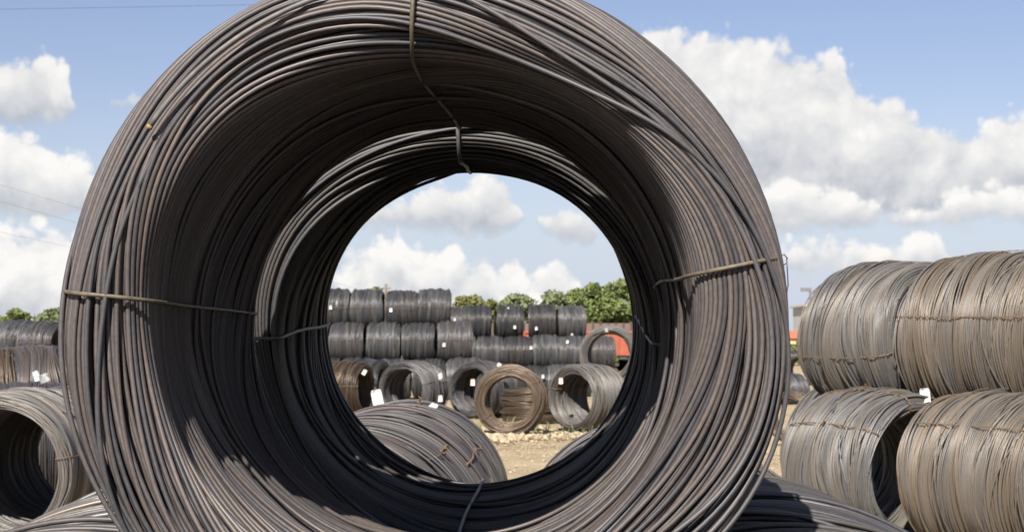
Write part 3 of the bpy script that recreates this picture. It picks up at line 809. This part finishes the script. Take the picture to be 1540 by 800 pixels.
def crown_mesh(seed, mat, h, w, n=7000, leaf=.13, lobes=30, low=.15):
    rng = np.random.default_rng(seed)
    C = []
    for _ in range(lobes):
        z = rng.uniform(low + .05, .93); rad = math.sin(math.pi * min(1, max(.12, (1 - z) * 1.15))) ** .6
        a = rng.uniform(0, 6.28); q = rng.uniform(.15, .95) * rad
        C.append((math.cos(a) * q * w / 2, math.sin(a) * q * w / 2, z * h, rng.uniform(.07, .20) * (w + h) / 2))
    C = np.array(C); pick = rng.integers(0, lobes, n)
    dirv = rng.normal(size=(n, 3)); dirv /= np.linalg.norm(dirv, axis=1, keepdims=True)
    rad = rng.uniform(.45, 1.06, n) ** .6
    P_ = C[pick, :3] + dirv * (rad * C[pick, 3])[:, None] * np.array([1, 1, .8])
    P_[:, 2] = np.maximum(P_[:, 2], low * h * .5)
    a = rng.normal(size=(n, 3)); a += dirv * .6; a /= np.linalg.norm(a, axis=1, keepdims=True)
    b = np.cross(a, rng.normal(size=(n, 3))); b /= np.linalg.norm(b, axis=1, keepdims=True); c = np.cross(a, b)
    sz = (leaf * rng.uniform(.6, 1.5, n))[:, None]
    V = np.stack([P_ - b * sz, P_ + c * sz * .55, P_ + b * sz, P_ - c * sz * .55 + a * sz * .2], 1).reshape(-1, 3)
    return mesh_from('crown', V, np.arange(n * 4).reshape(-1, 4), mat)
def trunk_mesh(seed, h, r=.14):
    rng = random.Random(seed); mb = MB()
    mb.tube([(0, 0, -.1), (.05, .03, h * .2), (-.04, .06, h * .45), (.05, 0, h * .75)], [r, r * .8, r * .6, r * .2], 7)
    for k in range(6):
        a = rng.uniform(0, 6.28); z = h * rng.uniform(.25, .55); l = h * rng.uniform(.2, .34)
        mb.tube([(0, 0, z), (math.cos(a) * l * .5, math.sin(a) * l * .5, z + l * .4), (math.cos(a) * l, math.sin(a) * l, z + l * .95)], [r * .45, r * .3, r * .1], 5)
    return mesh_from('trunk', mb.v, mb.f, M_BARK, True)
def tree(px, d, top_py, width_px, mi, seed, label, name='broadleaf_tree', group='trees at the edge of the yard', low=.15, n=7000):
    base = at(px, 500, d); h = at(px, top_py, d).z; w = width_px * d / F_PX
    e = bpy.data.objects.new(name, None); COL.objects.link(e); e.location = (base.x, d, 0)
    tag(e, label, 'tree' if h > 2.2 else 'bush', group)
    obj('crown', crown_mesh(seed, M_LEAF[mi], h, w, int(n * .7), .055 * (h + w) / 4 + .05, low=low), e)
    obj('trunk', trunk_mesh(seed, h * .9), e)
tree(893, 108, 424, 86, 0, 1, 'tall dense green tree left of the dark bore rim, above the red wagon', n=11000)
tree(940, 110, 418, 92, 0, 2, 'tall dense green tree tucked against the right rim of the bore', n=11000)
tree(990, 112, 425, 70, 0, 13, 'green tree mostly hidden by the right rim of the bore', n=7000)
tree(840, 104, 438, 66, 2, 3, 'pale grey-green small tree left of the tall green trees')
tree(781, 112, 442, 66, 2, 4, 'pale grey-green tree above the tilted coil of the farther stack')
tree(742, 118, 450, 70, 1, 5, 'yellowish bush-like tree behind the second coil of the farther stack')
tree(702, 116, 445, 70, 1, 6, 'yellow-green tree right of the tall far stack')
tree(866, 106, 436, 70, 0, 21, 'mid-height green tree joining the pale and the tall trees')
tree(812, 116, 449, 64, 2, 22, 'low pale tree between the two grey-green ones')
tree(722, 122, 455, 76, 1, 23, 'low yellowish thicket behind the second far coil')
tree(640, 124, 449, 66, 1, 14, 'yellow-green tree hidden behind the tall far stack')
tree(562, 120, 436, 40, 1, 7, 'yellow-green tree just showing over the tall far stack')
tree(28, 92, 464, 70, 0, 8, 'green tree behind the far left coils, at the picture edge')
tree(78, 96, 459, 60, 2, 9, 'grey-green tree beside the foreground coil at the far left')
tree(-15, 98, 474, 60, 2, 15, 'grey-green tree cut by the left picture edge')
tree(903, 84, 505, 52, 0, 10, 'green bush seen through the high-resting coil', 'bush', low=.02, n=3500)
tree(1203, 140, 512, 26, 0, 11, 'green bush below the small house in the right gap', 'bush', low=.02, n=2500)

def far_wood():
    rng = np.random.default_rng(5); n = 26000
    az = rng.uniform(-.75, .75, n); d = rng.uniform(255, 285, n)
    top = 3.2 + 1.3 * np.sin(az * 31) + .9 * np.sin(az * 83 + 1) + .6 * np.sin(az * 190 + 2)
    z = rng.uniform(0, 1, n) ** .7 * top
    P_ = np.stack([np.tan(az) * d, d, z - .3], -1)
    a = rng.normal(size=(n, 3)); a /= np.linalg.norm(a, axis=1, keepdims=True); b = np.cross(a, rng.normal(size=(n, 3))); b /= np.linalg.norm(b, axis=1, keepdims=True); c = np.cross(a, b)
    sz = rng.uniform(.35, .9, n)[:, None]
    V = np.stack([P_ - b * sz, P_ + c * sz * .6, P_ + b * sz, P_ - c * sz * .6], 1).reshape(-1, 3)
    o = obj('far_wood', mesh_from('far_wood', V, np.arange(n * 4).reshape(-1, 4), M_LEAF[2])); tag(o, 'low far-off belt of trees along the horizon', 'wood', kind='stuff')
far_wood()

# ------------------------------------------------------------------ red wagon and brown shed behind the stacks
M_RED = plain('orange_red_wagon_paint', (.27, .072, .04), .6, .25, 3)
M_BROWN = plain('brown_metal_sheet', (.145, .09, .075), .75, .25, 2)
M_STEEL = plain('dark_steel', (.05, .045, .04), .6, .3, 6)
def wagon(px0, px1, d, label, rib0):
    a = at(px0, 500, d); b = at(px1, 500, d); L = b.x - a.x
    e = bpy.data.objects.new('railway_wagon', None); COL.objects.link(e); e.location = ((a.x + b.x) / 2, d, 0)
    tag(e, label, 'wagon', 'orange-red railway wagons')
    zt = at(0, 499.5, d).z; zb = 1.05
    mb = MB(); mb.box((0, 0, zb + .06), (L, 2.7, .12))
    for s_ in (-1, 1): mb.box((0, s_ * 1.33, (zb + zt) / 2), (L - .1, .06, zt - zb)); mb.box((s_ * (L / 2 - .08), 0, (zb + zt) / 2), (.06, 2.6, zt - zb))
    mb.build('body', M_RED, e)
    for i in range(rib0):
        x = -L / 2 + .12 + (L - .24) * i / (rib0 - 1)
        MB().box((x, -1.40, (zb + zt) / 2), (.12, .08, zt - zb + .02)).build('rib', M_RED, e)
    MB().box((0, -1.40, zt), (L, .12, .12)).build('top_rail', M_RED, e)
    MB().box((0, -1.2, zb - .12), (L, .12, .26)).build('sill_beam', M_STEEL, e)
    for s_ in (-1, 1):
        for k in (0, 1.8):
            w = MB(); x = s_ * (L / 2 - 1.2 - k)
            w.tube([(x, -.85, .46), (x, -.72, .46)], .46, 18); w.build('wheel', M_STEEL, e)
        MB().box((s_ * (L / 2 - 2.1), -.95, .55), (2.4, .1, .3)).build('bogie_frame', M_STEEL, e)
wagon(770, 893, 97, 'orange-red open wagon showing between the stacked coils', 9)
wagon(898, 1010, 97, 'orange-red open wagon right of the stacks, seen around the high-resting coil', 9)
def shed():
    a = at(730, 500, 102); b = at(1030, 500, 102)
    e = bpy.data.objects.new('brown_fence', None); COL.objects.link(e); e.location = (0, 102, 0)
    tag(e, 'long brown sheet-metal fence behind the orange-red wagons', 'fence')
    h = at(0, 486, 102).z; n = 26; w = (b.x - a.x) / n
    pm = MB().box((0, 0, h / 2), (w - .04, .06, h)); me = mesh_from('panel', pm.v, pm.f, M_BROWN)
    po = MB().box((0, -.06, h / 2), (.1, .1, h + .06)); me2 = mesh_from('post', po.v, po.f, M_STEEL)
    for i in range(n): obj('panel', me, e, (a.x + w * (i + .5), 0, 0)); obj('post', me2, e, (a.x + w * i, 0, 0))
shed()

# ------------------------------------------------------------------ right gap: grey building and red-roofed house; lamp; poles; cables
M_WALL = plain('pale_grey_render', (.42, .41, .39), .9, .15, 1)
M_ROOF = plain('red_roof_tiles', (.33, .12, .07), .85, .3, 3)
M_YWALL = plain('ochre_wall', (.5, .36, .16), .9, .15, 1)
M_GLASS = plain('dark_window', (.03, .035, .045), .15, .2, 2, .6)
M_GREY = plain('dark_grey_roof', (.13, .13, .14), .85, .2, 2)
def building():
    d = 210; k = d / F_PX
    a = at(1203, 500, d); e = bpy.data.objects.new('building', None); COL.objects.link(e); e.location = (a.x + 9, d, 0)
    tag(e, 'pale grey building with dark roof block behind the right-hand stack', 'building')
    zt = at(0, 462, d).z
    MB().box((0, 0, zt / 2), (18, 10, zt)).build('wall', M_WALL, e)
    MB().box((0, 0, zt + .12), (18.8, 10.8, .24)).build('cornice', M_WALL, e)
    MB().box((1.0, 0, zt + .24 + .8), (15, 7, 1.6)).build('roof_block', M_GREY, e)
    for i in range(7):
        for j in range(2):
            w = MB().box((-7.6 + i * 2.5, -5.02, 1.6 + j * 2.7), (1.2, .1, 1.3)).build('window', M_GLASS, e)
            MB().box((-7.6 + i * 2.5, -5.08, .9 + j * 2.7), (1.4, .14, .08)).build('sill', M_WALL, w)
    ch = MB(); ch.tube([(-7.8, -1, zt), (-7.8, -1, zt + 2.2)], .12, 8); ch.box((-8.3, -1, zt + 2.3), (1.4, .3, .5)); ch.box((-7.1, -1, zt + 2.0), (.5, .3, .4)); ch.build('roof_vent', M_GREY, e)
building()
def house():
    d = 160; a = at(1199, 500, d); e = bpy.data.objects.new('house', None); COL.objects.link(e); e.location = (a.x, d, 0)
    tag(e, 'small ochre house with red tiled roof in the right gap', 'house')
    zt = at(0, 509, d).z; zr = at(0, 497, d).z
    MB().box((0, 0, zt / 2), (3.6, 5, zt)).build('wall', M_YWALL, e)
    MB().add([(-2, -2.8, zt), (2, -2.8, zt), (2, 2.8, zt), (-2, 2.8, zt), (-2, 0, zr), (2, 0, zr)], [(0, 1, 5, 4), (2, 3, 4, 5), (0, 4, 3), (1, 2, 5), (0, 3, 2, 1)]).build('roof', M_ROOF, e)
    for x in (-.9, .9): MB().box((x, -2.52, 1.3), (.8, .1, 1.0)).build('window', M_GLASS, e)
    MB().box((0, -2.53, .95), (.8, .08, 1.9)).build('door', M_STEEL, e)
house()
def lamp():
    d = 60; p = at(1473, 386, d); e = bpy.data.objects.new('yard_lamp', None); COL.objects.link(e); e.location = (p.x, d, 0)
    tag(e, 'white lamp head on a pole rising above the right-hand stack', 'lamp')
    m = MB(); m.tube([(0, 0, 0), (0, 0, p.z - .1)], [.08, .05], 8); m.build('pole', M_GREY, e, True)
    h = MB(); h.tube([(0, 0, p.z - .12), (0, 0, p.z - .02), (0, 0, p.z + .06), (0, 0, p.z + .13)], [.06, .11, .10, .04], 10)
    h.build('lamp_head', plain('white_enamel', (.8, .8, .78), .4, .05, 5), e, True)
lamp()
def pole():
    d = 90; p = at(580.5, 427, d); e = bpy.data.objects.new('utility_pole', None); COL.objects.link(e); e.location = (p.x, d, 0)
    tag(e, 'thin wooden pole sticking up behind the tall far stack', 'pole')
    m = MB(); m.tube([(0, 0, 0), (0, 0, p.z)], [.08, .06], 8); m.build('shaft', M_BARK, e, True)
    MB().box((0, 0, p.z - .25), (.5, .06, .06)).build('crossbar', M_BARK, e)
pole()
def cable(pts, d0, d1, label, r=.012):
    P_ = []
    n = 24; (xa, ya), (xb, yb), sag = pts
    for i in range(n + 1):
        t = i / n; P_.append(at(xa + (xb - xa) * t, ya + (yb - ya) * t + sag * 4 * t * (1 - t), d0 + (d1 - d0) * t))
    m = MB(); m.tube(P_, r, 5); o = m.build('overhead_cable', M_STEEL, None, True)
    tag(o, label, 'cable', 'overhead cables')
cable(((-700, 20), (900, -6), 6), 46, 46, 'overhead cable crossing the top left corner of the sky', .0055)
for i, (a, b, lb) in enumerate((((-700, 60), (700, 480), 'upper thin cable slanting down the sky left of the foreground coil'), ((-700, 100), (700, 490), 'middle thin cable slanting down the sky left of the foreground coil'), ((-700, 190), (700, 492), 'lowest thin cable slanting down the sky left of the foreground coil'))):
    cable((a, b, 8), 50, 140, lb, .0055)
